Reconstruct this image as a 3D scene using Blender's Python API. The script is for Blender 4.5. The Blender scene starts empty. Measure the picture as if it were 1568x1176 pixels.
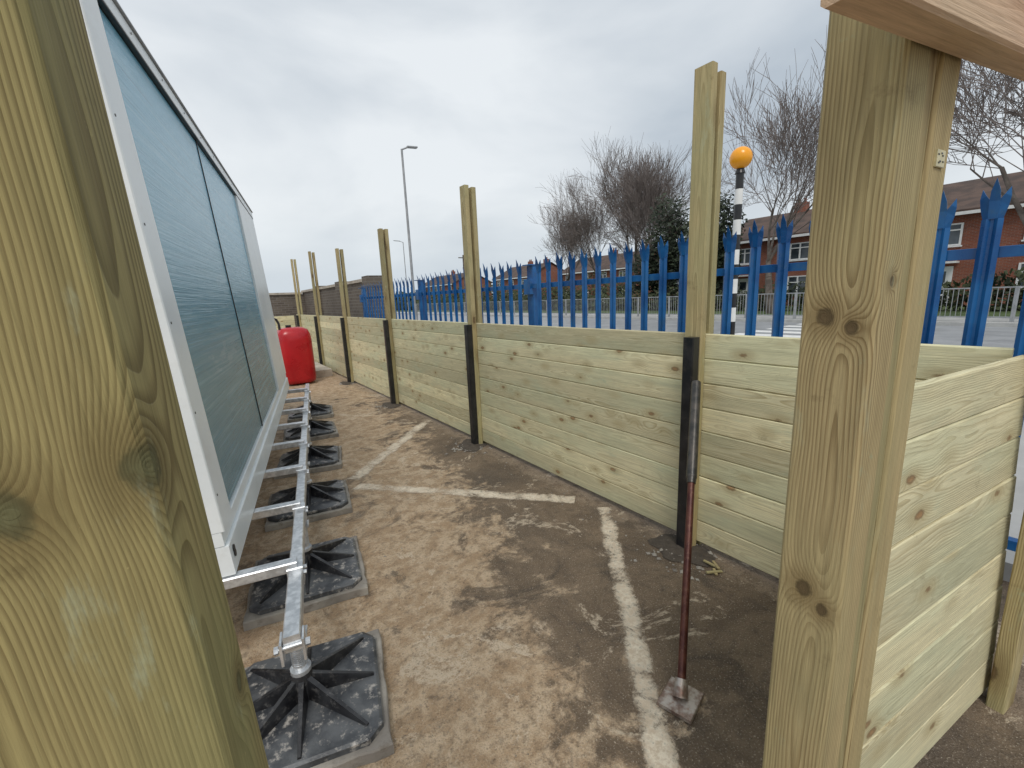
import bpy, math, random
from mathutils import Vector, Matrix, noise
R=random.Random(7)
V=Vector
scene=bpy.context.scene
COL=scene.collection

# ------------------------------------------------------------------ helpers
class MB:
    def __init__(s): s.v=[];s.f=[];s.wc=[];s.tone=[];s.sm=[];s.mi=[]
    def add(s,vs,fs,wc=None,tone=.5,smooth=False,mi=0):
        o=len(s.v); s.v+= [tuple(p) for p in vs]
        s.f+=[tuple(i+o for i in f) for f in fs]
        s.sm+=[smooth]*len(fs); s.mi+=[mi]*len(fs)
        s.wc+= [tuple(p) for p in (wc if wc else vs)]
        s.tone+=[tone]*len(vs)
    def obj(s,name,mats,parent=None,xf=None):
        me=bpy.data.meshes.new(name); me.from_pydata(s.v,[],s.f)
        if xf:
            for v in me.vertices: v.co=xf(v.co)
        me.polygons.foreach_set('use_smooth',s.sm)
        me.polygons.foreach_set('material_index',s.mi)
        a=me.attributes.new('wc','FLOAT_VECTOR','POINT'); a.data.foreach_set('vector',[c for p in s.wc for c in p])
        b=me.attributes.new('tone','FLOAT','POINT'); b.data.foreach_set('value',s.tone)
        if not isinstance(mats,(list,tuple)): mats=[mats]
        for m in mats: me.materials.append(m)
        me.update()
        ob=bpy.data.objects.new(name,me); COL.objects.link(ob)
        if parent: ob.parent=parent
        return ob
def empty(name):
    e=bpy.data.objects.new(name,None); COL.objects.link(e); e.empty_display_size=.2; return e

def beam(mb,p0,p1,A,wa,wb,ch=.003,mi=0,tone=None,off=None):
    """timber/bar from p0 to p1, A = direction of width wa; other side wb. chamfered"""
    p0=V(p0);p1=V(p1);L=(p1-p0);ln=L.length;L.normalize();A=V(A);A=(A-L*A.dot(L)).normalized();B=L.cross(A)
    a=wa/2;b=wb/2;c=ch
    prof=[(-a+c,-b),(a-c,-b),(a,-b+c),(a,b-c),(a-c,b),(-a+c,b),(-a,b-c),(-a,-b+c)]
    vs=[];wc=[]
    ox=R.uniform(-.06,.06);oy=R.choice((-1,1))*R.uniform(.02,.06)+0;oz=R.uniform(0,60)
    if off: ox,oy,oz=off
    if tone is None: tone=R.random()
    for k in (0,1):
        P=p0+L*(ln*k)
        for (x,y) in prof:
            vs.append(P+A*x+B*y); wc.append((x+ox,y+oy,oz+ln*k))
    fs=[(i,(i+1)%8,(i+1)%8+8,i+8) for i in range(8)]
    fs+=[tuple(range(7,-1,-1)),tuple(range(8,16))]
    mb.add(vs,fs,wc,tone,False,mi)
def box(mb,x0,x1,y0,y1,z0,z1,mi=0,tone=.5):
    vs=[(x,y,z) for z in (z0,z1) for (x,y) in ((x0,y0),(x1,y0),(x1,y1),(x0,y1))]
    mb.add(vs,[(3,2,1,0),(4,5,6,7),(0,1,5,4),(1,2,6,5),(2,3,7,6),(3,0,4,7)],None,tone,False,mi)
def cyl(mb,p0,p1,r0,r1=None,n=12,mi=0,caps=True,smooth=True,tone=.5):
    if r1 is None:r1=r0
    p0=V(p0);p1=V(p1);L=(p1-p0).normalized()
    A=L.cross(V((0,0,1)))
    if A.length<.01:A=V((1,0,0))
    A.normalize();B=L.cross(A)
    vs=[p+ (A*math.cos(t)+B*math.sin(t))*r for (p,r) in ((p0,r0),(p1,r1)) for t in [2*math.pi*i/n for i in range(n)]]
    fs=[(i,(i+1)%n,(i+1)%n+n,i+n) for i in range(n)]
    mb.add(vs,fs,None,tone,smooth,mi)
    if caps:
        mb.add(vs[:n],[tuple(range(n-1,-1,-1))],None,tone,False,mi)
        mb.add(vs[n:],[tuple(range(n))],None,tone,False,mi)
def sphere(mb,c,r,n=16,m=10,mi=0,sc=(1,1,1)):
    vs=[];fs=[]
    for j in range(m+1):
        ph=math.pi*j/m
        for i in range(n):
            t=2*math.pi*i/n
            vs.append((c[0]+sc[0]*r*math.sin(ph)*math.cos(t),c[1]+sc[1]*r*math.sin(ph)*math.sin(t),c[2]+sc[2]*r*math.cos(ph)))
    for j in range(m):
        for i in range(n):
            fs.append((j*n+i,(j+1)*n+i,(j+1)*n+(i+1)%n,j*n+(i+1)%n))
    mb.add(vs,fs,None,.5,True,mi)

# ------------------------------------------------------------------ material helpers
class NT:
    def __init__(s,name):
        s.m=bpy.data.materials.new(name); s.m.use_nodes=True; s.t=s.m.node_tree; s.b=s.t.nodes['Principled BSDF']
        s.out=s.t.nodes['Material Output']
    def n(s,typ,**kw):
        nd=s.t.nodes.new(typ)
        for k,v in kw.items(): setattr(nd,k,v)
        return nd
    def l(s,a,b): s.t.links.new(a,b)
    def val(s,x,inp):
        if isinstance(x,(int,float)): inp.default_value=x
        elif isinstance(x,(tuple,list)):
            inp.default_value=x
        else: s.l(x,inp)
    def math(s,op,a,b=0,c=0,clamp=False):
        n=s.n('ShaderNodeMath',operation=op,use_clamp=clamp)
        s.val(a,n.inputs[0]);s.val(b,n.inputs[1]);s.val(c,n.inputs[2]);return n.outputs[0]
    def vm(s,op,a,b=(0,0,0)):
        n=s.n('ShaderNodeVectorMath',operation=op)
        s.val(a,n.inputs[0]);s.val(b,n.inputs[1]);return n.outputs[1] if op in('LENGTH','DISTANCE') else n.outputs[0]
    def noise(s,vec,scale,detail=4,rough=.55,dist=0):
        n=s.n('ShaderNodeTexNoise'); s.l(vec,n.inputs['Vector'])
        n.inputs['Scale'].default_value=scale;n.inputs['Detail'].default_value=detail
        n.inputs['Roughness'].default_value=rough;n.inputs['Distortion'].default_value=dist
        return n.outputs['Fac']
    def mapr(s,x,a,b,c=0,d=1):
        n=s.n('ShaderNodeMapRange'); n.interpolation_type='SMOOTHSTEP'
        s.val(x,n.inputs[0])
        for i,v in enumerate((a,b,c,d)): n.inputs[i+1].default_value=v
        return n.outputs[0]
    def mix(s,f,a,b,blend='MIX'):
        n=s.n('ShaderNodeMix',data_type='RGBA',blend_type=blend)
        s.val(f,n.inputs[0])
        for x,i in ((a,6),(b,7)):
            if isinstance(x,tuple): n.inputs[i].default_value=(*x[:3],1)
            else: s.l(x,n.inputs[i])
        return n.outputs[2]
    def obj(s): return s.n('ShaderNodeTexCoord').outputs['Object']
    def attr(s,name,out='Vector'):
        n=s.n('ShaderNodeAttribute',attribute_name=name); return n.outputs[out]
    def bump(s,h,strength=.3,dist=.01):
        n=s.n('ShaderNodeBump'); n.inputs['Strength'].default_value=strength;n.inputs['Distance'].default_value=dist
        s.l(h,n.inputs['Height']); s.l(n.outputs[0],s.b.inputs['Normal']); return n
    def done(s,col=None,rough=.6,metal=0,spec=None):
        if col is not None:
            if isinstance(col,tuple): s.b.inputs['Base Color'].default_value=(*col[:3],1)
            else: s.l(col,s.b.inputs['Base Color'])
        s.val(rough,s.b.inputs['Roughness']); s.val(metal,s.b.inputs['Metallic'])
        if spec is not None: s.b.inputs['Specular IOR Level'].default_value=spec
        return s.m

def mat_var(name,c1,c2,scale=3,rough=.6,metal=0,bump=0,bscale=40,bdist=.005,dirt=None,spec=None,detail=4):
    t=NT(name);o=t.obj()
    n=t.noise(o,scale,detail)
    col=t.mix(t.mapr(n,.35,.65),c1,c2)
    if dirt:
        d=t.mapr(t.noise(o,scale*2.7,6,.7),.52,.68,0,dirt[1])
        col=t.mix(d,col,dirt[0])
    if bump: t.bump(t.noise(o,bscale,4,.65),bump,bdist)
    r=t.math('ADD',t.math('MULTIPLY',n,.2),rough-.1)
    return t.done(col,r,metal,spec)

def wood(name,light,dark,green,knotc,ring=.0065,contrast=1,knot=1,kscale=(7.5,7.5,3.1),knots=(),bloom=.35,kbump=.045,vor=True):
    t=NT(name); wc=t.attr('wc'); tone=t.attr('tone','Fac')
    sl=t.vm('MULTIPLY',wc,(1.0,1.0,.28))
    nw=t.n('ShaderNodeTexNoise'); t.l(sl,nw.inputs['Vector']); nw.inputs['Scale'].default_value=7;nw.inputs['Detail'].default_value=2
    wv=t.vm('MULTIPLY',t.vm('SUBTRACT',nw.outputs['Color'],(.5,.5,.5)),(.032,.032,0))
    dd=None
    if vor:
        vo=t.n('ShaderNodeTexVoronoi'); vo.inputs['Scale'].default_value=1
        t.l(t.vm('MULTIPLY',wc,kscale),vo.inputs['Vector'])
        dd=t.math('DIVIDE',vo.outputs['Distance'],7.5)
    for k in knots:
        kd_=t.vm('DISTANCE',t.vm('MULTIPLY',wc,(1,1,.8)),(k[0],k[1],k[2]*.8))
        q=t.math('MULTIPLY',kd_,.018/k[3])
        dd=t.math('MINIMUM',dd,q) if dd is not None else q
    kb=t.math('POWER',2.718,t.math('MULTIPLY',dd,-42.0))
    p=t.vm('ADD',wc,wv)
    sx=t.n('ShaderNodeSeparateXYZ');t.l(p,sx.inputs[0])
    r=t.math('SQRT',t.math('ADD',t.math('MULTIPLY',sx.outputs[0],sx.outputs[0]),t.math('MULTIPLY',sx.outputs[1],sx.outputs[1])))
    r=t.math('ADD',r,t.math('MULTIPLY',kb,kbump*knot))
    r=t.math('ADD',r,t.math('MULTIPLY',sx.outputs[2],.006))
    saw=t.math('FRACT',t.math('DIVIDE',r,ring))
    late=t.mapr(saw,.30,.93); late=t.math('MULTIPLY',late,t.mapr(saw,1.0,.95))
    amp=t.mapr(t.noise(sl,5,2),.3,.7,.40,1)
    late=t.math('MULTIPLY',late,amp)
    fib=t.noise(t.vm('MULTIPLY',wc,(1,1,.03)),420,2,.7)
    fib2=t.noise(t.vm('MULTIPLY',wc,(1,1,.05)),70,3,.65)
    low=t.noise(sl,4,3)
    col=t.mix(t.math('MULTIPLY',late,.85*contrast),light,dark)
    col=t.mix(t.mapr(low,.38,.66,0,.65),col,green)
    mul=t.math('ADD',t.math('MULTIPLY',fib,.6),t.math('ADD',t.math('MULTIPLY',fib2,.6),.40))
    mul=t.math('MULTIPLY',mul,t.math('ADD',t.math('MULTIPLY',tone,.38),.81))
    cm=t.n('ShaderNodeCombineXYZ')
    for i in range(3): t.l(mul,cm.inputs[i])
    col=t.mix(1.0,col,cm.outputs[0],'MULTIPLY')
    kd=t.math('ADD',dd,t.math('MULTIPLY',t.math('SUBTRACT',t.noise(wc,80,3,.7),.5),.013))
    halo=t.mapr(kd,.015,.055,.6,0); col=t.mix(t.math('MULTIPLY',halo,knot),col,dark)
    kr=t.mapr(kd,.0115,.019,1,0); kin=t.mapr(kd,.005,.0125,1,0)
    col=t.mix(t.math('MULTIPLY',kr,.75*knot),col,knotc)
    col=t.mix(t.math('MULTIPLY',kin,.55*knot),col,tuple(c*2.4 for c in knotc))
    g=t.mapr(t.noise(sl,16,6,.7),.58,.72,0,bloom); col=t.mix(g,col,(.46,.52,.38))
    g3=t.mapr(t.noise(wc,13,5,.7),.66,.74,0,bloom); col=t.mix(g3,col,(.30,.46,.33))
    g2=t.mapr(t.noise(wc,9,6,.75),.58,.76,0,.5); col=t.mix(g2,col,tuple(c*.6 for c in dark))
    sc=t.mapr(t.noise(t.vm('MULTIPLY',wc,(1,1,.5)),48,5,.8),.66,.72,0,.55); col=t.mix(sc,col,tuple(min(.8,c*1.5) for c in light))
    h=t.math('ADD',t.math('MULTIPLY',late,-.5),t.math('MULTIPLY',fib,.9))
    t.bump(h,.5,.002)
    return t.done(col,.75,0,.22)

M={}
M['board']=wood('treated_board',(.70,.64,.42),(.46,.38,.21),(.56,.57,.38),(.20,.115,.055),.006,.9,1,(8.5,8.5,4.2),bloom=.4)
rk=[(.014,.035,1.45,.0135),(-.022,.035,1.435,.010),(.006,.035,.985,.015),(-.024,.035,.962,.011),(-.05,.0,1.50,.007),(-.05,.03,.55,.014)]
RO=(.012,-.055,0)
M['post']=wood('treated_post',(.43,.355,.19),(.22,.155,.07),(.34,.32,.17),(.09,.055,.028),.0055,1,1)
M['rpost']=wood('treated_post_knotty',(.43,.345,.185),(.195,.135,.06),(.33,.305,.16),(.06,.042,.022),.0050,1.1,1,knots=[(a+RO[0],b+RO[1],c,d) for a,b,c,d in rk],vor=False,bloom=.25)
LO=(.045,.03,0)
lk=[(.072,-.047,1.385,.019),(-.012,-.05,1.365,.018),(.03,-.05,1.78,.009),(.075,.02,1.12,.010)]
M['lpost']=wood('treated_post_shaded',(.35,.29,.13),(.14,.10,.04),(.24,.245,.11),(.07,.07,.035),.0042,1,.9,knots=[(a+LO[0],b+LO[1],c,d) for a,b,c,d in lk],vor=False,bloom=.4,kbump=.045)  # darker, greener copy of the post wood; its dim light is painted into the colours
M['beam']=wood('fresh_beam',(.56,.38,.26),(.38,.22,.13),(.48,.38,.26),(.16,.08,.04),.007,.8,1,bloom=.1)
M['black']=mat_var('black_paint',(.008,.009,.011),(.022,.022,.024),9,.36,dirt=((.10,.085,.07),.25))
M['galv']=mat_var('galvanised_steel',(.50,.52,.54),(.72,.74,.76),30,.34,.7,.15,60,.002)
M['white']=mat_var('white_panel_paint',(.74,.79,.81),(.82,.86,.87),2,.32,dirt=((.55,.54,.50),.2))
M['blue']=mat_var('blue_fence_paint',(.006,.075,.25),(.014,.13,.36),5,.30,dirt=((.05,.12,.20),.4))
M['plastic']=mat_var('black_plastic',(.010,.010,.012),(.028,.029,.032),14,.42,dirt=((.20,.19,.18),.35),bump=.2,bscale=80)
M['dplastic']=mat_var('dusty_black_plastic',(.03,.033,.038),(.10,.105,.11),9,.40,dirt=((.42,.39,.35),.9),bump=.25,bscale=80)
M['slab']=mat_var('concrete_slab',(.22,.20,.175),(.36,.335,.29),6,.85,bump=.5,bscale=90,dirt=((.12,.095,.07),.6))
M['grit']=mat_var('grit',(.16,.125,.09),(.42,.35,.26),9,.9)
M['conc']=mat_var('concrete',(.36,.32,.27),(.50,.45,.38),3,.85,bump=.4,bscale=50,dirt=((.20,.17,.13),.5))
M['rust']=mat_var('rusty_red_steel',(.060,.013,.011),(.115,.038,.025),22,.42,.35,.4,120,.002,dirt=((.20,.11,.07),.5))
M['steelgrip']=mat_var('dark_steel',(.04,.04,.038),(.09,.08,.07),20,.35,.5,.3,120,.002)
M['worn']=mat_var('worn_steel',(.22,.15,.12),(.50,.46,.42),30,.4,.55,.4,90,.003,dirt=((.30,.16,.12),.6))
M['red']=mat_var('red_tank_paint',(.38,.006,.012),(.48,.010,.016),3,.28)
M['asph']=mat_var('road_asphalt',(.24,.25,.26),(.32,.33,.34),1.2,.45,bump=.3,bscale=80)
M['pave']=mat_var('pavement',(.34,.34,.33),(.42,.42,.41),1.5,.7,bump=.3,bscale=60)
M['kerb']=mat_var('kerb_stone',(.38,.38,.37),(.46,.46,.44),4,.8)
M['grass']=mat_var('grass',(.05,.085,.022),(.10,.14,.045),2,.9,bump=.6,bscale=60,bdist=.03)
M['wpaint']=mat_var('white_paint',(.72,.72,.70),(.80,.80,.78),6,.5)
M['bpaint']=mat_var('gloss_black_paint',(.012,.012,.014),(.02,.02,.02),6,.3)
M['upvc']=mat_var('white_window_frame',(.75,.76,.77),(.80,.81,.81),3,.35)
M['glass']=mat_var('window_glass',(.03,.04,.05),(.10,.12,.14),.6,.08)
M['roof']=mat_var('roof_tiles',(.055,.036,.029),(.11,.070,.054),1.3,.8,bump=.4,bscale=12,bdist=.03)
M['grey']=mat_var('grey_metal',(.30,.31,.32),(.40,.41,.42),4,.45,.4)
M['bark']=mat_var('bark',(.085,.070,.060),(.17,.145,.125),4,.9)
M['twig']=mat_var('twig_bark',(.15,.125,.115),(.24,.205,.19),4,.9)
M['leaf']=mat_var('evergreen_leaf',(.012,.020,.010),(.03,.045,.02),.7,.7)
M['hedge']=mat_var('hedge_leaf',(.03,.042,.018),(.07,.085,.035),.7,.8)
M['tag']=mat_var('tag',(.50,.46,.28),(.62,.56,.34),60,.4)

def brick(name,c1,c2,mort,sc=1):
    t=NT(name);o=t.obj(); sx=t.n('ShaderNodeSeparateXYZ');t.l(o,sx.inputs[0])
    cb=t.n('ShaderNodeCombineXYZ'); t.l(t.math('ADD',sx.outputs[0],sx.outputs[1]),cb.inputs[0]);t.l(sx.outputs[2],cb.inputs[1])
    b=t.n('ShaderNodeTexBrick'); t.l(cb.outputs[0],b.inputs['Vector'])
    b.inputs['Color1'].default_value=(*c1,1);b.inputs['Color2'].default_value=(*c2,1);b.inputs['Mortar'].default_value=(*mort,1)
    b.inputs['Scale'].default_value=1;b.inputs['Brick Width'].default_value=.225*sc;b.inputs['Row Height'].default_value=.075*sc;b.inputs['Mortar Size'].default_value=.009*sc
    col=t.mix(t.mapr(t.noise(o,1.2,4),.4,.7,0,.4),b.outputs['Color'],tuple(x*.6 for x in c1))
    t.bump(b.outputs['Fac'],-.4,.006)
    return t.done(col,.85)
M['brick']=brick('red_brick',(.29,.080,.040),(.20,.055,.034),(.25,.19,.155))
M['brickw']=brick('brown_brick',(.15,.125,.10),(.10,.08,.066),(.19,.17,.15))

# yard ground
def ground_mat():
    t=NT('yard_ground');o=t.obj(); sx=t.n('ShaderNodeSeparateXYZ');t.l(o,sx.inputs[0])
    X,Y=sx.outputs[0],sx.outputs[1]
    n1=t.noise(o,1.0,6,.62,.6); n2=t.noise(o,3.7,7,.72,.6); n3=t.noise(o,26,5,.75); n4=t.noise(o,140,3,.75); n5=t.noise(o,9,6,.72,.3)
    base=t.mix(t.mapr(n2,.35,.65),(.160,.118,.080),(.245,.183,.124))
    base=t.mix(t.mapr(n1,.50,.66,0,.8),base,(.105,.083,.064))
    base=t.mix(t.mapr(n5,.50,.65,0,.55),base,(.115,.090,.068))
    w=t.math('SUBTRACT',X,t.math('MULTIPLY',Y,.19))
    bias=t.mapr(w,.10,1.60,.26,-.08)
    d=t.math('ADD',t.math('ADD',t.math('MULTIPLY',n1,.55),t.math('MULTIPLY',n2,.55)),bias)
    d=t.math('ADD',d,t.math('MULTIPLY',t.math('SUBTRACT',n5,.5),.30))
    dust=t.mapr(d,.60,.69)
    dust=t.math('MULTIPLY',dust,t.mapr(n3,.30,.55,.30,1))
    sand=t.mix(t.mapr(n5,.4,.62),(.46,.32,.195),(.66,.51,.35))
    col=t.mix(t.math('MULTIPLY',dust,.90),base,sand)
    # thin strip of grit swept against the fence
    gs=t.math('ADD',t.mapr(X,1.93,2.12,0,.30),t.math('MULTIPLY',n5,.6))
    gs=t.math('MULTIPLY',t.mapr(gs,.52,.62),t.mapr(X,2.35,2.3)); col=t.mix(t.math('MULTIPLY',gs,.55),col,(.36,.28,.20))
    n6=t.noise(o,2.1,8,.76,.9)
    pl=t.mapr(n6,.570,.610,0,.8)
    pl=t.math('MULTIPLY',pl,t.mapr(n3,.38,.55,.15,1)); col=t.mix(pl,col,(.68,.57,.43))
    col=t.mix(t.math('MULTIPLY',t.mapr(n6,.44,.36),.6),col,(.085,.068,.053))
    col=t.mix(t.mapr(n4,.57,.67,0,.65),col,(.62,.55,.45)); col=t.mix(t.mapr(n4,.43,.30,0,.7),col,(.045,.036,.03))
    col=t.mix(t.mapr(n3,.55,.67,0,.55),col,(.085,.065,.05))
    h=t.math('ADD',t.math('MULTIPLY',n4,.8),t.math('ADD',n3,t.math('MULTIPLY',n2,2)))
    t.bump(h,.9,.013)
    return t.done(col,t.mapr(n1,.4,.7,.85,.55),0,.3)
M['ground']=ground_mat()
def line_mat(name,amount):
    t=NT(name);o=t.obj()
    n2=t.noise(o,5.5,7,.74,.5); n3=t.noise(o,38,5,.80)
    uv=t.attr('wc'); sx=t.n('ShaderNodeSeparateXYZ');t.l(uv,sx.inputs[0])
    edge=t.math('MULTIPLY',t.math('POWER',t.math('ABSOLUTE',sx.outputs[0]),2.5),.34)
    wear=t.math('ADD',t.math('ADD',t.math('MULTIPLY',n2,.85),t.math('MULTIPLY',n3,.6)),edge)
    alpha=t.mapr(wear,.92,.68,.0,amount)
    col=t.mix(t.mapr(n3,.4,.6),(.58,.48,.36),(.80,.72,.58))
    t.done(col,.8)
    tr=t.n('ShaderNodeBsdfTransparent');mx=t.n('ShaderNodeMixShader')
    t.l(alpha,mx.inputs[0]);t.l(tr.outputs[0],mx.inputs[1]);t.l(t.b.outputs[0],mx.inputs[2]);t.l(mx.outputs[0],t.out.inputs[0])
    t.bump(n3,.4,.004)
    return t.m
M['line']=line_mat('worn_line_paint',.88)
def film_mat():
    t=NT('blue_protective_film');o=t.attr('wc')   # x = height, z = along the wall
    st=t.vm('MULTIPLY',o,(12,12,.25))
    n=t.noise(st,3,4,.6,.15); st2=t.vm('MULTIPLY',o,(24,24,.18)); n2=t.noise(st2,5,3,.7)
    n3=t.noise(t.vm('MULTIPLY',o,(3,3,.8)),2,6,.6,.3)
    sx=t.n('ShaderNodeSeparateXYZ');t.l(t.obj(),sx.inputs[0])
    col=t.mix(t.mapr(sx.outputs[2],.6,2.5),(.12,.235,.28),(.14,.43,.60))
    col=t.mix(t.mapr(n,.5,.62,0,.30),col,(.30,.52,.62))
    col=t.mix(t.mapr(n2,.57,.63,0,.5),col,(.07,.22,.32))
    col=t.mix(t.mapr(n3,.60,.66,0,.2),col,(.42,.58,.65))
    t.bump(t.math('ADD',n,n2),.4,.006)
    return t.done(col,.24)
M['film']=film_mat()

# ------------------------------------------------------------------ world / sun
w=bpy.data.worlds.new("World"); scene.world=w; w.use_nodes=True
nt=w.node_tree; nt.nodes.clear()
def N(t,**k):
    n=nt.nodes.new(t)
    for a,b in k.items(): setattr(n,a,b)
    return n
sky=N('ShaderNodeTexSky',sky_type='NISHITA',sun_disc=False); EL=math.radians(55)
sky.sun_elevation=EL; sky.sun_rotation=math.radians(215); sky.air_density=1.5;sky.dust_density=4
bg1=N('ShaderNodeBackground'); bg1.inputs[1].default_value=.10; nt.links.new(sky.outputs[0],bg1.inputs[0])
tc=N('ShaderNodeTexCoord'); mp=N('ShaderNodeMapping'); mp.inputs['Scale'].default_value=(1,1,2.4); nt.links.new(tc.outputs['Generated'],mp.inputs[0])
n1=N('ShaderNodeTexNoise'); n1.inputs['Scale'].default_value=1.6;n1.inputs['Detail'].default_value=6;n1.inputs['Roughness'].default_value=.48;n1.inputs['Distortion'].default_value=.3
nt.links.new(mp.outputs[0],n1.inputs['Vector'])
cr=N('ShaderNodeValToRGB'); e=cr.color_ramp.elements; e[0].position=.34;e[0].color=(.51,.575,.645,1);e[1].position=.64;e[1].color=(.88,.92,.95,1)
nt.links.new(n1.outputs['Fac'],cr.inputs[0])
sp=N('ShaderNodeSeparateXYZ'); nt.links.new(tc.outputs['Generated'],sp.inputs[0])
hr=N('ShaderNodeMapRange'); hr.inputs[1].default_value=0;hr.inputs[2].default_value=.18;hr.inputs[3].default_value=.7;hr.inputs[4].default_value=0
nt.links.new(sp.outputs[2],hr.inputs[0])
mxc=N('ShaderNodeMix',data_type='RGBA'); nt.links.new(hr.outputs[0],mxc.inputs[0]); nt.links.new(cr.outputs[0],mxc.inputs[6]); mxc.inputs[7].default_value=(.68,.77,.85,1)
bg2=N('ShaderNodeBackground'); bg2.inputs[1].default_value=1.0; nt.links.new(mxc.outputs[2],bg2.inputs[0])
ms=N('ShaderNodeMixShader'); ms.inputs[0].default_value=.9; nt.links.new(bg1.outputs[0],ms.inputs[1]);nt.links.new(bg2.outputs[0],ms.inputs[2])
wo=N('ShaderNodeOutputWorld'); nt.links.new(ms.outputs[0],wo.inputs[0])
sd=bpy.data.lights.new('sun','SUN'); sd.energy=1.5; sd.angle=math.radians(20); sd.color=(1,.96,.9)
so=bpy.data.objects.new('sun',sd); COL.objects.link(so)
sdir=V((math.sin(math.radians(215))*math.cos(EL),math.cos(math.radians(215))*math.cos(EL),math.sin(EL)))
so.rotation_euler=(sdir).to_track_quat('Z','Y').to_euler()

# ------------------------------------------------------------------ camera
cd=bpy.data.cameras.new('camera'); cam=bpy.data.objects.new('camera',cd); COL.objects.link(cam)
cd.sensor_width=36; cd.lens=36*665/1568; cd.clip_start=.02; cd.clip_end=2000
r=V((.8172,-.5750,-.0410)).normalized(); f=V((.5577,.8067,-.1961)); f=(f-r*f.dot(r)).normalized(); u=r.cross(f)
m=Matrix((( r.x,u.x,-f.x,0),(r.y,u.y,-f.y,0),(r.z,u.z,-f.z,1.5),(0,0,0,1))); cam.matrix_world=m
scene.camera=cam

# ------------------------------------------------------------------ ground
mb=MB(); S=600
mb.add([(-S,-S,0),(S,-S,0),(S,S,0),(-S,S,0)],[(0,1,2,3)]); mb.obj('ground',M['ground'])
def pline(mb,a,b,wd,z=.004):
    a=V((*a,z));b=V((*b,z));d=(b-a).normalized();n=V((-d.y,d.x,0))*wd/2
    mb.add([a-n,b-n,b+n,a+n],[(0,1,2,3)],[(-1,0,0),(-1,1,0),(1,1,0),(1,0,0)])
for i,(a_,b_,wd,z) in enumerate((((2.14,2.00),(.80,.45),.14,.004),((.84,3.56),(2.06,2.22),.17,.004),((.86,3.72),(2.16,5.04),.19,.004))):
    mb=MB(); pline(mb,a_,b_,wd,z); mb.obj('parking_bay_marking'+('' if i==0 else '.%03d'%i),M['line'])
def boxobj(name,mat,*a):
    mb=MB(); box(mb,*a); return mb.obj(name,mat)
boxobj('pavement',M['pave'],3.1,7.45,-60,150,-.05,.10)
boxobj('kerb',M['kerb'],7.455,7.6,-60,150,-.05,.115)
boxobj('road',M['asph'],7.605,19.8,-60,150,-.05,.004)
boxobj('kerb.001',M['kerb'],19.805,19.95,-60,150,-.05,.115)
boxobj('pavement.001',M['pave'],19.955,23,-60,150,-.05,.10)
boxobj('grass_verge',M['grass'],23.005,90,-60,150,-.05,.09)
mb=MB()
for i in range(10): box(mb,8.0+i*1.2,8.6+i*1.2,4.4,7.6,.002,.008)
mb.obj('zebra_crossing_marking',M['wpaint'])

# ------------------------------------------------------------------ timber fence
FX=2.2
postY=[1.37,3.8,6.2,8.6,11.0,13.4]
tops=[2.56,2.54,2.50,2.50,2.70,2.75]
fence=empty('timber_fence')
ends=[.22]+postY+[14.0]
BH=.1365
for i in range(len(ends)-1):
    mb=MB(); y0,y1=ends[i]+.004,ends[i+1]-.004
    z=.035
    for k in range(9):
        h=BH
        jit=R.uniform(-.003,.003)
        beam(mb,(FX+.012+jit,y0,z+h/2),(FX+.012-jit*.5,y1,z+h/2+R.uniform(-.001,.001)),(0,0,1),h-.0015,.024,.0055)
        z+=h
    mb.obj('panel_boards_%d'%(i+1),M['board'],fence)
for i,(y,tz) in enumerate(zip(postY,tops)):
    mb=MB(); ln=R.uniform(-.012,.012)
    beam(mb,(FX-.026,y,-.02),(FX-.026,y+ln,tz),(0,1,0),.098,.046,.004)
    beam(mb,(FX+.049,y,-.02),(FX+.049,y+ln*.6,tz-.02+R.uniform(-.02,.02)),(0,1,0),.098,.046,.004)
    mb.obj('timber_post_%d'%(i+1),M['post'],fence)
    mb=MB()
    zt=1.25
    beam(mb,(FX-.081,y-.012,-.02),(FX-.081,y-.012,zt),(0,1,0),.064,.060,.006)
    cyl(mb,(FX-.113,y-.012,1.12),(FX-.109,y-.012,1.12),.009,n=8); cyl(mb,(FX-.113,y-.012,.3),(FX-.109,y-.012,.3),.009,n=8)
    mb.obj('steel_post_%d'%(i+1),M['black'],fence)
mb=MB(); z=.03
for k in range(9): beam(mb,(2.15,14.1,z+.067),(.2,14.3,z+.067),(0,0,1),.132,.024,.005); z+=.134
mb.obj('return_boards',M['board'],fence)

# right-hand fence return near the camera
rf=empty('timber_fence.001')
sh=lambda p:V((p.x,p.y+.045*p.z,p.z))
mb=MB(); z=.03
for k in range(9):
    j=R.uniform(-.002,.002)
    beam(mb,(.96,.300+j,z+.067),(2.16,.135+j,z+.067),(0,0,1),.1335,.024,.0045); z+=.1355
mb.obj('panel_boards',M['board'],rf,sh)
mb=MB()
beam(mb,(2.13,.095,-.02),(2.13,.095,2.3),(1,-.13,0),.098,.046,.004)
beam(mb,(2.15,.17,-.02),(2.15,.17,1.22),(1,-.13,0),.098,.046,.004)
mb.obj('corner_post',M['post'],rf,lambda p:V((p.x+.02*max(0,p.z-1),p.y+.05*min(p.z,1.25)-.05*max(0,p.z-1.25),p.z)))

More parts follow.
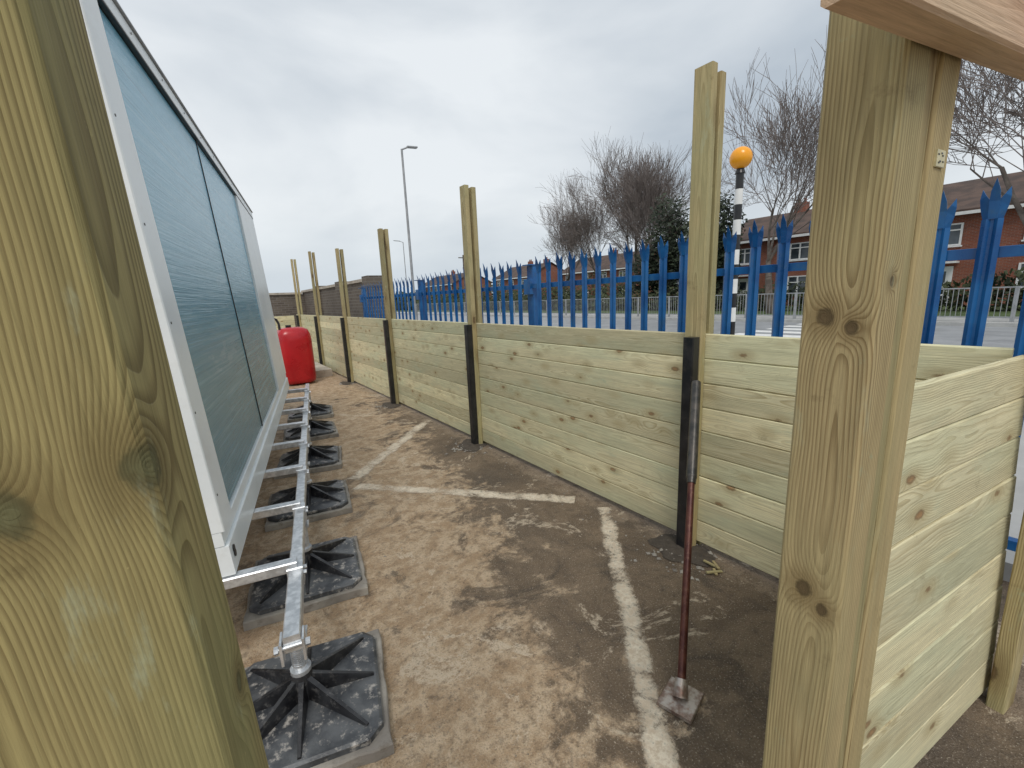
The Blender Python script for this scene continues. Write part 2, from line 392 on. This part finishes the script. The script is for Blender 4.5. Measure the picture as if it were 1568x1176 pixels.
# foreground posts
a=math.radians(-6)
ax=V((math.cos(a),math.sin(a),0)); ay=V((-ax.y,ax.x,0))
c0=V((.775,.212,0))
TZ=1.93
def pc(dx,dy,z): q=c0+ax*dx+ay*dy; return (q.x,q.y,z)
mb=MB()
beam(mb,pc(.035,.05,0),pc(.035,.05,TZ),ay,.100,.070,.005,tone=.5,off=RO)
beam(mb,pc(.139,.05,0),pc(.139,.05,TZ),ay,.098,.066,.005,tone=.7,off=(.03,.05,7.3))
beam(mb,pc(.0885,.051,0),pc(.0885,.051,TZ-.003),ay,.090,.034,.002,tone=.3)
p_ob=mb.obj('timber_post',M['rpost'])
mb=MB()
beam(mb,pc(.122,-.0005,1.672),pc(.150,-.0005,1.672),(0,0,1),.024,.003,.001)
tg=mb.obj('tag',M['tag'],p_ob)
mb=MB()
for dx,dz in ((.127,.005),(.134,-.004),(.141,.004),(.130,-.006),(.144,-.004),(.137,.007)):
    beam(mb,pc(dx-.002,-.0022,1.672+dz),pc(dx+.002,-.0022,1.672+dz),(0,0,1),.002,.001,.0002)
mb.obj('tag_lettering',M['black'],p_ob)
mb=MB()
def bq(X,out,z):
    q=c0+ax*((X-.775)/ax.x)-ay*out; return (q.x,q.y,z)
beam(mb,bq(.560,.026,1.848),bq(1.20,.026,1.892),(0,0,1),.145,.046,.004,tone=.9)
mb.obj('timber_beam',M['beam'])
mb=MB()
bu=V((.208,.978,0)).normalized(); bv=V((bu.y,-bu.x,0))
n0=V((-.0333,.515,0))
ctr=n0-bu*.05-bv*.075
beam(mb,(ctr.x,ctr.y,0),(ctr.x,ctr.y,2.5),bv,.15,.1,.005,tone=.5,off=LO)
mb.obj('timber_post.001',M['lpost'],None,lambda p:V((p.x-.038*(p.z-1.5),p.y,p.z)))

# ------------------------------------------------------------------ cabin
U=V((.187,.982,0)).normalized(); W=V((U.y,-U.x,0))
def cabxf(p):
    s_,w_,z_=p; w_=w_-.061*(z_-.47)
    q=U*s_+W*w_; return V((q.x,q.y,z_))
def frm(p):
    q=U*p[0]+W*p[1]; return V((q.x,q.y,p[2]))
cab=empty('modular_cabin')
s0,s1=1.87,6.30; wf=-.40; zt=2.62
mb=MB(); box(mb,s0+.01,s1-.01,-2.7,wf-.035,.49,zt-.03); mb.obj('body',M['white'],cab,cabxf)
mb=MB()
def cb(sa,sb,wa,wb,za,zb,mi=0):
    c=.003
    beam(mb,(sa,(wa+wb)/2,(za+zb)/2),(sb,(wa+wb)/2,(za+zb)/2),(0,0,1),zb-za,wb-wa,c,mi)
cb(s0,s1,wf-.06,wf,.47,.595)
cb(s0+.0,s1,wf-.055,wf-.012,.598,.655)
cb(s0,s1,wf-.06,wf-.002,zt-.065,zt)
beam(mb,(s0+.085,wf-.03,.657),(s0+.085,wf-.03,zt-.067),(1,0,0),.17,.06,.004)
beam(mb,(5.65,wf-.032,.657),(5.65,wf-.032,zt-.067),(1,0,0),1.28,.056,.004)
beam(mb,(s0+.02,-1.55,.697),(s0+.02,-1.55,zt-.077),(0,1,0),2.2,.03,.004)
cb(s0,s0+.06,-2.7,wf-.062,.47,.625)
mb.obj('frame',M['white'],cab,cabxf)
mb=MB()
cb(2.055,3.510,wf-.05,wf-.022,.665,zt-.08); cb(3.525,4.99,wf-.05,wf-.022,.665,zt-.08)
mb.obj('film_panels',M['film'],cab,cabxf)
mb=MB()
cb(3.511,3.524,wf-.05,wf-.017,.66,zt-.07); cb(2.047,2.053,wf-.05,wf-.010,.66,zt-.07)
cb(2.05,6.28,wf-.05,wf+.000,zt-.078,zt-.067)
for z in [.8+.33*i for i in range(6)]:
    cyl(mb,(s0+.03,wf,z),(s0+.03,wf+.0015,z),.0045,n=8)
for s in [2.0+.4*i for i in range(11)]:
    cyl(mb,(s,wf,zt-.03),(s,wf+.0015,zt-.03),.0045,n=8)
cyl(mb,(s0+.055,wf+.001,.555),(s0+.055,wf+.004,.555),.016,n=14); cyl(mb,(s0+.055,wf+.001,.535),(s0+.055,wf+.0045,.535),.015,n=14)
mb.obj('seams_and_screws',M['black'],cab,cabxf)
mb=MB(); cb(s0-.02,s1+.02,wf-.3,wf+.008,zt+.002,zt+.014); mb.obj('roof_edge_trim',M['grey'],cab,cabxf)

# support frame
fr=empty('support_frame')
mb=MB(); BW=-.195
beam(mb,(1.47,BW,.39),(2.05,BW,.39),(0,0,1),.06,.055,.004)
beam(mb,(2.05,BW,.392),(6.7,BW,.392),(0,0,1),.058,.05,.004)
for i,s in enumerate([1.88+.6*k for k in range(8)]):
    beam(mb,(s,BW+.01,.443),(s,-2.6,.443),(0,0,1),.044,.05,.004)
    beam(mb,(s,BW+.03,.40),(s,BW-.03,.40),(0,0,1),.085,.066,.004)
    cyl(mb,(s-.02,BW+.03,.41),(s-.02,BW+.042,.41),.009,n=6,smooth=False);cyl(mb,(s+.02,BW+.03,.41),(s+.02,BW+.042,.41),.009,n=6,smooth=False)
beam(mb,(1.47,-1.5,.39),(6.7,-1.5,.39),(0,0,1),.058,.05,.004)
for dw in (-.034,.034):
    beam(mb,(1.45,BW+dw,.37),(1.52,BW+dw,.37),(0,0,1),.08,.008,.001)
cyl(mb,(1.465,BW-.055,.385),(1.465,BW+.055,.385),.007,n=8); cyl(mb,(1.465,BW+.04,.385),(1.465,BW+.055,.385),.013,n=6,smooth=False)
cyl(mb,(1.465,BW-.055,.385),(1.465,BW-.042,.385),.013,n=6,smooth=False)
mb.obj('galvanised_beams',M['galv'],fr,frm)
for k in range(6):
    sc=[1.58,2.46,3.46,4.45,5.5,6.5][k]; rot=R.uniform(-.05,.05) if k else .06
    def px(p,sc=sc,rot=rot):
        x,y,z=p; c,s=math.cos(rot),math.sin(rot); return frm((sc+x*c-y*s,BW+x*s+y*c,z))
    pad=empty('jack_pad' if k==0 else 'jack_pad.%03d'%k)
    mb=MB(); h=.283
    n=10; ring=[]
    for sx,sy,dx,dy in ((-1,-1,1,0),(1,-1,0,1),(1,1,-1,0),(-1,1,0,-1)):
        for i in range(n):
            tt=i/n*2; ring.append((h*(sx+dx*tt)+R.uniform(-.005,.005),h*(sy+dy*tt)+R.uniform(-.005,.005)))
    m_=len(ring)
    vs=[(x,y,.001) for x,y in ring]+[(x,y,.040) for x,y in ring]+[(x*.985,y*.985,.046) for x,y in ring]
    fs=[(i,(i+1)%m_,(i+1)%m_+m_,i+m_) for i in range(m_)]+[(i+m_,(i+1)%m_+m_,(i+1)%m_+2*m_,i+2*m_) for i in range(m_)]+[tuple(range(2*m_,3*m_))]
    mb.add(vs,fs); mb.obj('slab',M['slab'],pad,px)
    mb=MB(); q=.262;c=.05
    pts=[(-q+c,-q),(q-c,-q),(q,-q+c),(q,q-c),(q-c,q),(-q+c,q),(-q,q-c),(-q,-q+c)]
    vs=[(x,y,.047) for x,y in pts]+[(x,y,.068) for x,y in pts]+[(x*.96,y*.96,.074) for x,y in pts]+[(x*.2,y*.2,.092) for x,y in pts]
    fs=[]
    for lv in range(3): fs+=[(i+8*lv,(i+1)%8+8*lv,(i+1)%8+8*lv+8,i+8*lv+8) for i in range(8)]
    fs+=[tuple(range(24,32))]; mb.add(vs,fs); mb.obj('base_plate',M['dplastic'],pad,px)
    mb=MB()
    for i in range(8):
        an=math.pi/4*i; L=.245 if i%2==0 else .30
        d=V((math.cos(an),math.sin(an),0));nn=V((-d.y,d.x,0))
        tb,tt=.010,.0045
        P=lambda r,z,w_: d*r+nn*w_+V((0,0,z))
        vs=[P(.02,.07,-tb*2),P(L,.07,-tb*.7),P(L,.07,tb*.7),P(.02,.07,tb*2),P(.02,.175,-tt*2),P(L,.082,-tt),P(L,.082,tt),P(.02,.175,tt*2)]
        mb.add(vs,[(3,2,1,0),(4,5,6,7),(0,1,5,4),(1,2,6,5),(2,3,7,6),(3,0,4,7)])
    cyl(mb,(0,0,.07),(0,0,.19),.048,.034,16)
    mb.obj('radial_ribs',M['plastic'],pad,px)
    mb=MB(); cyl(mb,(0,0,.18),(0,0,.33),.024,n=16); cyl(mb,(0,0,.19),(0,0,.205),.036,n=16)
    for j in range(12): cyl(mb,(0,0,.222+j*.008),(0,0,.226+j*.008),.0265,n=14)
    beam(mb,(-.035,0,.335),(.035,0,.335),(0,0,1),.012,.075,.002)
    mb.obj('screw_jack',M['galv'],pad,px)

# ------------------------------------------------------------------ red tank and platform
boxobj('concrete_platform',M['conc'],-3,2.08,9.75,16.8,-.05,.15)
tk=empty('red_fuel_tank')
mb=MB(); n=32
prof=[(.0,.03),(.24,.03),(.29,.06),(.305,.12),(.305,.86),(.295,.97),(.25,1.06),(.17,1.10),(.0,1.11)]
vs=[];fs=[]
for (rr,z) in prof:
    for i in range(n):
        t=2*math.pi*i/n; c,s=math.cos(t),math.sin(t)
        e=.55; x=math.copysign(abs(c)**e,c)*rr; y=math.copysign(abs(s)**e,s)*rr
        vs.append((1.36+x,9.35+y,z))
for j in range(len(prof)-1):
    fs+=[(j*n+i,j*n+(i+1)%n,(j+1)*n+(i+1)%n,(j+1)*n+i) for i in range(n)]
mb.add(vs,fs,smooth=True); mb.obj('tank_body',M['red'],tk)
mb=MB(); cyl(mb,(1.3,9.35,1.10),(1.3,9.35,1.15),.05,n=16)
arc=[V((.98,9.3,.9)),V((.95,9.3,1.15)),V((1.0,9.3,1.26)),V((1.1,9.3,1.28)),V((1.14,9.3,1.18)),V((1.14,9.3,1.0))]
for a_,b_ in zip(arc,arc[1:]): cyl(mb,a_,b_,.022,n=8)
mb.obj('cap_and_hose',M['black'],tk)

# ------------------------------------------------------------------ tamper
tm=empty('earth_tamper')
bse=V((1.24,.78,.02)); top=V((2.065,1.285,1.02)); D=(top-bse)
mb=MB()
q=Matrix.Rotation(math.radians(14),3,'Z')
A=q@V((1,0,0)); beam(mb,bse-A*.070-V((0,0,.008)),bse+A*.070-V((0,0,.008)),q@V((0,1,0)),.125,.014,.003)
cyl(mb,bse-V((0,0,.002)),bse+D.normalized()*.06,.028,.022,n=14)
mb.obj('base_plate',M['worn'],tm)
mb=MB(); cyl(mb,bse+D*.03,bse+D*.66,.0155,n=14); mb.obj('shaft',M['rust'],tm)
mb=MB(); cyl(mb,bse+D*.62,top,.0235,n=16); cyl(mb,bse+D*.60,bse+D*.63,.019,.0235,n=16); mb.obj('tube_handle',M['steelgrip'],tm)

# ------------------------------------------------------------------ rubble
def rock(mb,x,y,r):
    n_=[(1,0,0),(-1,0,0),(0,1,0),(0,-1,0),(0,0,1),(0,0,-.4)]
    vs=[(x+a_*r*R.uniform(.6,1.2),y+b_*r*R.uniform(.6,1.2),max(.0,r*.2+c_*r*R.uniform(.4,.9))) for a_,b_,c_ in n_]
    mb.add(vs,[(0,2,4),(2,1,4),(1,3,4),(3,0,4),(2,0,5),(1,2,5),(3,1,5),(0,3,5)])
mb=MB()
for y in postY[:4]:
    for i in range(120): rock(mb,FX-.14+R.gauss(0,.09),y-.03+R.gauss(0,.10),R.uniform(.004,.021))
for i in range(60): rock(mb,R.choice((R.uniform(.6,.8),R.uniform(1.9,2.12))),R.uniform(1.5,6),R.uniform(.005,.011))
for i in range(90): rock(mb,R.uniform(.6,2.6),R.uniform(-.5,.1),R.uniform(.004,.02))
mb.obj('rubble',M['slab'])
mb=MB()
for i in range(1800): rock(mb,R.uniform(.05,2.1),R.uniform(.4,6),R.uniform(.0018,.005))
for i in range(1500): rock(mb,FX-.02-abs(R.gauss(0,.07)),R.uniform(.5,9),R.uniform(.002,.008))
mb.obj('gravel',M['grit'])
mb=MB()
for i in range(4):
    p=V((FX-.12+R.uniform(-.08,.03),1.16+R.uniform(-.05,.06),.012+.004*i)); a_=R.uniform(0,3); d=V((math.cos(a_),math.sin(a_),.05))*R.uniform(.02,.05)
    beam(mb,p-d,p+d,(0,0,1),.008,.014,.001)
mb.obj('wood_offcuts',M['post'])
t=NT('dug_soil_earth');o=t.obj();t.bump(t.noise(o,60,6,.7),.8,.02); mt=t.done(t.mix(t.noise(o,30,5),(.035,.028,.022),(.14,.115,.09)),.9)
mb=MB()
for y in postY[:5]:
    ring=[]
    for i in range(22):
        tt=2*math.pi*i/22; rr=.16*(1+.5*noise.noise(V((math.cos(tt)*1.3,math.sin(tt)*1.3,y))))
        ring.append((FX-.12+rr*math.cos(tt)*.85,y+rr*math.sin(tt)*1.2,.005))
    mb.add(ring+[(FX-.1,y,.03)],[(i,(i+1)%22,22) for i in range(22)],smooth=True)
mb.obj('dug_soil',mt)

# ------------------------------------------------------------------ palisade
pal=empty('palisade_fence')
PX=2.72
mb=MB()
y=-3.076; posts_y=[-1.95,.80,3.58,6.36,9.3]
while y<9.4:
    if min(abs(y-p) for p in posts_y)>.06:
        dz=R.uniform(-.010,.010); lean=R.uniform(-.008,.008)
        pr=[(-.030,0),(-.017,.013),(-.006,.002),(.006,.002),(.017,.013),(.030,0)]
        z0,zm=.06,1.725+dz
        lo=[(PX-b,y+a_,z0) for a_,b in pr]; hi=[(PX-b,y+a_+lean,zm) for a_,b in pr]
        mb.add(lo+hi,[(i,i+1,i+7,i+6) for i in range(5)])
        def P(a_,b,z): return (PX-b,y+a_+lean,zm+z)
        for sg in (-1,1):
            vs=[P(.030*sg,0,0),P(.010*sg,.010,0),P(.040*sg,.006,.045),P(.011*sg,.016,.070),P(.044*sg,.012,.080),P(.026*sg,.018,.092),P(.040*sg,.012,.118)]
            mb.add(vs,[(0,1,3,2) if sg>0 else (1,0,2,3),(2,3,5,4) if sg>0 else (3,2,4,5),(4,5,6) if sg>0 else (5,4,6)])
        mb.add([P(-.013,.008,0),P(.013,.008,0),P(-.016,.016,.07),P(.016,.016,.07),P(-.013,.026,.11),P(.013,.026,.11),P(0,.040,.155)],
               [(0,1,3,2),(2,3,5,4),(4,5,6)])
    y+=.158
o_=mb.obj('pales',M['blue'],pal); md=o_.modifiers.new('s','SOLIDIFY'); md.thickness=.003
mb=MB()
for z in (.35,1.60):
    beam(mb,(PX+.012,-3,z),(PX+.012,9.4,z),(0,0,1),.045,.006,.001); beam(mb,(PX+.032,-3,z+.02),(PX+.032,9.4,z+.02),(1,0,0),.04,.006,.001)
for p in posts_y:
    beam(mb,(PX+.06,p,0),(PX+.06,p,1.80),(0,1,0),.10,.06,.003); box(mb,PX-.012,PX+.03,p-.05,p+.05,1.52,1.67)
    box(mb,PX-.02,PX+.1,p-.058,p+.058,1.802,1.812)
mb.obj('rails_and_posts',M['blue'],pal)

# ------------------------------------------------------------------ brick wall
wl=empty('brick_wall')
mb=MB(); box(mb,3.0,3.22,9.5,17.2,0,1.96); box(mb,-9,2.995,17.0,17.2,0,1.9); mb.obj('brickwork',M['brickw'],wl)
mb=MB(); box(mb,2.96,3.26,9.46,17.24,1.963,2.03); box(mb,-9,2.955,16.96,17.24,1.903,1.97)
mb.obj('coping',M['conc'],wl)
mb=MB()
for p in (9.62,12,14.5): box(mb,2.93,3.29,p-.2,p+.2,0,2.07)
mb.obj('piers',M['brickw'],wl)

# ------------------------------------------------------------------ belisha beacon
be=empty('belisha_beacon'); bx,by=6.85,3.70
mb=MB()
for i in range(14):
    z0=.1+i*.219
    cyl(mb,(bx,by,z0),(bx,by,z0+.2185),.056,n=20,mi=i%2)
cyl(mb,(bx,by,3.166),(bx,by,3.24),.075,.05,n=16,mi=1)
mb.obj('striped_pole',[M['wpaint'],M['bpaint']],be)
t=NT('amber_globe_plastic')
am=t.done((.92,.38,.015),.25)
mb=MB(); sphere(mb,(bx,by,3.38),.155,24,16); mb.obj('amber_globe',am,be)

# ------------------------------------------------------------------ street lamps
def lamp(name,x,y,h,arm):
    e=empty(name); mb=MB()
    cyl(mb,(x,y,.1),(x,y,1.4),.09,n=12); cyl(mb,(x,y,1.4),(x,y,h-.1),.055,.04,n=12)
    cyl(mb,(x,y,h-.12),(x+arm*.5,y,h),.03,n=8); mb.obj('column',M['grey'],e)
    mb=MB(); beam(mb,(x+arm*.45,y,h+.01),(x+arm*1.25,y,h+.04),(0,1,0),.18,.06,.02); mb.obj('lantern',M['grey'],e)
lamp('street_lamp',7.1,17.0,7.3,.5)
lamp('street_lamp.001',20.3,50.5,8.4,-.9)
e=empty('telegraph_pole'); mb=MB(); cyl(mb,(24,43,0),(24,43,6.2),.13,.09,n=10); beam(mb,(23.4,43,5.9),(24.6,43,5.9),(0,0,1),.1,.08,.01); mb.obj('pole',M['bark'],e)

# ------------------------------------------------------------------ guard rail
mb=MB(); gx=20.5
for i in range(28):
    y0=-8+i*2.05
    for yy in (y0,y0+2.0): beam(mb,(gx,yy,.1),(gx,yy,1.2),(1,0,0),.05,.05,.004)
    for z in (.25,1.17): beam(mb,(gx,y0,z),(gx,y0+2.0,z),(0,0,1),.04,.03,.004)
    for k in range(1,16): box(mb,gx-.008,gx+.008,y0+k*.125-.008,y0+k*.125+.008,.26,1.16)
mb.obj('pedestrian_guard_rail',M['grey'])

# ------------------------------------------------------------------ houses
def house(name,x,y0,y1,eave=5.0,ridge=6.9,dep=8.5):
    e=empty(name)
    mb=MB(); box(mb,x,x+dep,y0,y1,0,eave)
    xm=x+dep/2
    for yy,ff in ((y0,(0,1,2)),(y1,(2,1,0))): mb.add([(x,yy,eave),(x+dep,yy,eave),(xm,yy,ridge-.1)],[ff])
    mb.obj('walls',M['brick'],e)
    mb=MB(); o=.35; dz=(ridge-eave)/(dep/2)*o
    for sg in (0,1):
        xe=x-o if sg==0 else x+dep+o
        a_=[(xe,y0-.2,eave-dz),(xe,y1+.2,eave-dz),(xm,y1+.2,ridge),(xm,y0-.2,ridge)]
        b_=[(p[0],p[1],p[2]+.12) for p in a_]
        mb.add(a_+b_,[(0,1,2,3),(7,6,5,4),(0,4,5,1),(1,5,6,2),(3,2,6,7),(0,3,7,4)])
    mb.obj('roof',M['roof'],e)
    mb=MB()
    for cy in (y0+1.2,(y0+y1)/2,):
        box(mb,xm-.3,xm+.3,cy-.4,cy+.4,ridge-.6,ridge+.7); [cyl(mb,(xm,cy+d,ridge+.7),(xm,cy+d,ridge+1.0),.1,n=8) for d in (-.2,.2)]
    mb.obj('chimneys',M['brick'],e)
    fw=MB();gl=MB();dp=MB()
    n=max(2,int((y1-y0)/2.9))
    for i in range(n):
        cy=y0+(i+.5)*(y1-y0)/n
        for z0,z1 in ((.95,2.1),(3.25,4.3)):
            hw=.60
            if z0<1 and i%3==1:
                box(fw,x-.05,x-.003,cy-.5,cy+.5,.1,2.15); box(gl,x-.06,x-.052,cy-.25,cy+.25,1.3,1.9); box(fw,x-.7,x-.055,cy-.7,cy+.7,2.3,2.40); continue
            box(gl,x-.02,x-.004,cy-hw,cy+hw,z0,z1)
            for a_ in (-hw,0,hw): box(fw,x-.06,x-.022,cy+a_-.045,cy+a_+.045,z0-.03,z1+.03)
            for zz in (z0,z0+.75,z1): box(fw,x-.058,x-.0225,cy-hw+.045,cy-.045,zz-.035,zz+.035); box(fw,x-.058,x-.0225,cy+.045,cy+hw-.045,zz-.035,zz+.035)
            box(fw,x-.1,x-.003,cy-hw-.1,cy+hw+.1,z0-.12,z0-.045)
    box(fw,x-.42,x-.36,y0,y1,eave-.30,eave-.14)
    for yy in (y0+.3,y1-.3,(y0+y1)/2): cyl(dp,(x-.07,yy,.1),(x-.07,yy,eave-.3),.04,n=8)
    fw.obj('window_frames',M['upvc'],e); gl.obj('window_glass',M['glass'],e); dp.obj('downpipes',M['bpaint'],e)
house('brick_house',33,-9,8.2)
house('brick_house.001',34,12,19.5)
house('brick_house.002',46,38,52,4.8,6.9)
house('brick_house.003',44,57,68,4.8,6.8)
house('brick_house.004',40,76,92,4.6,6.6)

# ------------------------------------------------------------------ trees
def bare_tree(seed,h=12,spread=.55,depth=6,up=.14,first=.18,nch=(3,4)):
    rr=random.Random(seed); mb=MB()
    def br(p,d,L,r0,k):
        n=3 if k<3 else 2
        pts=[p];dd=d.copy()
        for i in range(n):
            dd=(dd+V((rr.gauss(0,1),rr.gauss(0,1),rr.gauss(0,1)+.3))*.10).normalized()
            pts.append(pts[-1]+dd*L/n)
        r1=r0*.62
        sides=7 if k<2 else (4 if k<4 else 3)
        for i in range(n):
            cyl(mb,pts[i],pts[i+1],r0+(r1-r0)*i/n,r0+(r1-r0)*(i+1)/n,sides,caps=False,mi=0 if k<3 else 1)
        if k>=depth: return
        nc=4 if k<3 else rr.choice(nch)
        for c in range(nc):
            t=rr.uniform(.30,1) if c else 1.0
            if k==0: t=rr.uniform(.75,1)
            idx=min(n-1,int(t*n)); q=pts[idx].lerp(pts[idx+1],min(1,t*n-idx))
            axis=V((rr.gauss(0,1),rr.gauss(0,1),rr.gauss(0,1))); axis=(axis-dd*axis.dot(dd)).normalized()
            nd=(dd+axis*rr.uniform(.35,.95)*spread*(1.2 if k==0 else 1)); nd.z+=up; nd.normalize()
            br(q,nd,L*rr.uniform(.66,.92)*(1.3 if k==0 else 1),max(.009,r1*rr.uniform(.55,.8)),k+1)
    br(V((0,0,0)),V((0,0,1)),h*first,h*.015,0)
    return mb
t1=bare_tree(3,12,.78,up=.13); t2=bare_tree(31,12,.72,up=.16); t3=bare_tree(23,12,.85,up=.10)
def place(src,name,x,y,H,rot,wide=1):
    e=empty(name)
    if 'me' not in src.__dict__:
        src.H=max(v[2] for v in src.v)
        ob=src.obj('trunk_and_branches',[M['bark'],M['twig']]); src.me=ob.data
    else:
        ob=bpy.data.objects.new('trunk_and_branches',src.me); COL.objects.link(ob)
    sc=H/src.H
    ob.parent=e; e.location=(x,y,.05); e.scale=(sc*wide,sc*wide,sc); e.rotation_euler=(0,0,rot)
place(t1,'bare_tree',24.5,11.2,13.4,.3,.85)
place(t3,'bare_tree.001',22,1.6,12.2,2.0,1.0)
place(t2,'bare_tree.002',34,24.8,14.2,.9,.9)
place(t3,'bare_tree.003',34.5,29.0,16.0,.1,.8)
place(t1,'bare_tree.004',35,34.0,14.4,4.0,.75)
place(t2,'bare_tree.005',36,40.0,12.0,3.0,.9)
place(t1,'bare_tree.006',38,30.0,14.0,1.7,.8)

def clump(name,mat,trunk,blobs,nleaf,size,seed):
    rr=random.Random(seed); e=empty(name)
    mb=MB()
    for (c,rx,ry,rz) in blobs:
        for i in range(nleaf):
            d=V((rr.gauss(0,1),rr.gauss(0,1),rr.gauss(0,1))).normalized(); q=rr.random()**.4
            f_=1+.35*noise.noise(d*2.3+V(c))
            p=V((c[0]+d.x*rx*q*f_,c[1]+d.y*ry*q*f_,max(.15,c[2]+d.z*rz*q*f_)))
            a_=V((rr.gauss(0,1),rr.gauss(0,1),rr.gauss(0,1))).normalized();b_=a_.orthogonal().normalized();s=size*rr.uniform(.6,1.4)
            mb.add([p-a_*s,p+b_*s*.6,p+a_*s,p-b_*s*.6],[(0,1,2,3)])
    mb.obj('foliage',mat,e)
    if trunk:
        mb=MB(); cyl(mb,trunk[0],trunk[1],trunk[2],trunk[2]*.5,8)
        for i in range(7):
            p=V(trunk[0]).lerp(V(trunk[1]),.4+.08*i); cyl(mb,p,p+V((rr.gauss(0,1),rr.gauss(0,1),.8))*1.2,trunk[2]*.4,.03,6,caps=False)
        mb.obj('trunk',M['bark'],e)
clump('evergreen_tree',M['leaf'],((29,20.6,0),(29,20.6,7),.3),[((29,20.6,5.0),1.9,1.7,3.3),((29.5,19.5,3.2),2.2,2.2,2.6),((29,22.0,2.8),1.8,1.8,2.2)],3000,.15,5)
clump('evergreen_tree.001',M['leaf'],((29.5,16.9,0),(29.5,16.9,6),.25),[((29.5,16.9,4.6),1.3,1.2,3.3),((29.7,17.3,2.8),1.6,1.4,2.4)],3000,.14,6)
clump('hedge',M['hedge'],None,[((27.5,-8+i*2.3,.75),.8,1.5,.9+.2*math.sin(i*1.7)) for i in range(36)],600,.13,8)
clump('shrub',M['hedge'],None,[((31,27+i*3.1,1.4),1.3,1.9,1.6+.7*math.sin(i*2.1)) for i in range(14)],700,.16,12)
clump('distant_tree_line',M['hedge'],None,[((-30+i*7+R.uniform(-2,2),150+R.uniform(-6,6),2.0),6,4,R.uniform(2.0,3.8)) for i in range(18)],400,.8,9)

scene.view_settings.view_transform='Standard'; scene.view_settings.look='None'; scene.view_settings.exposure=0; scene.view_settings.gamma=1
print('ok')
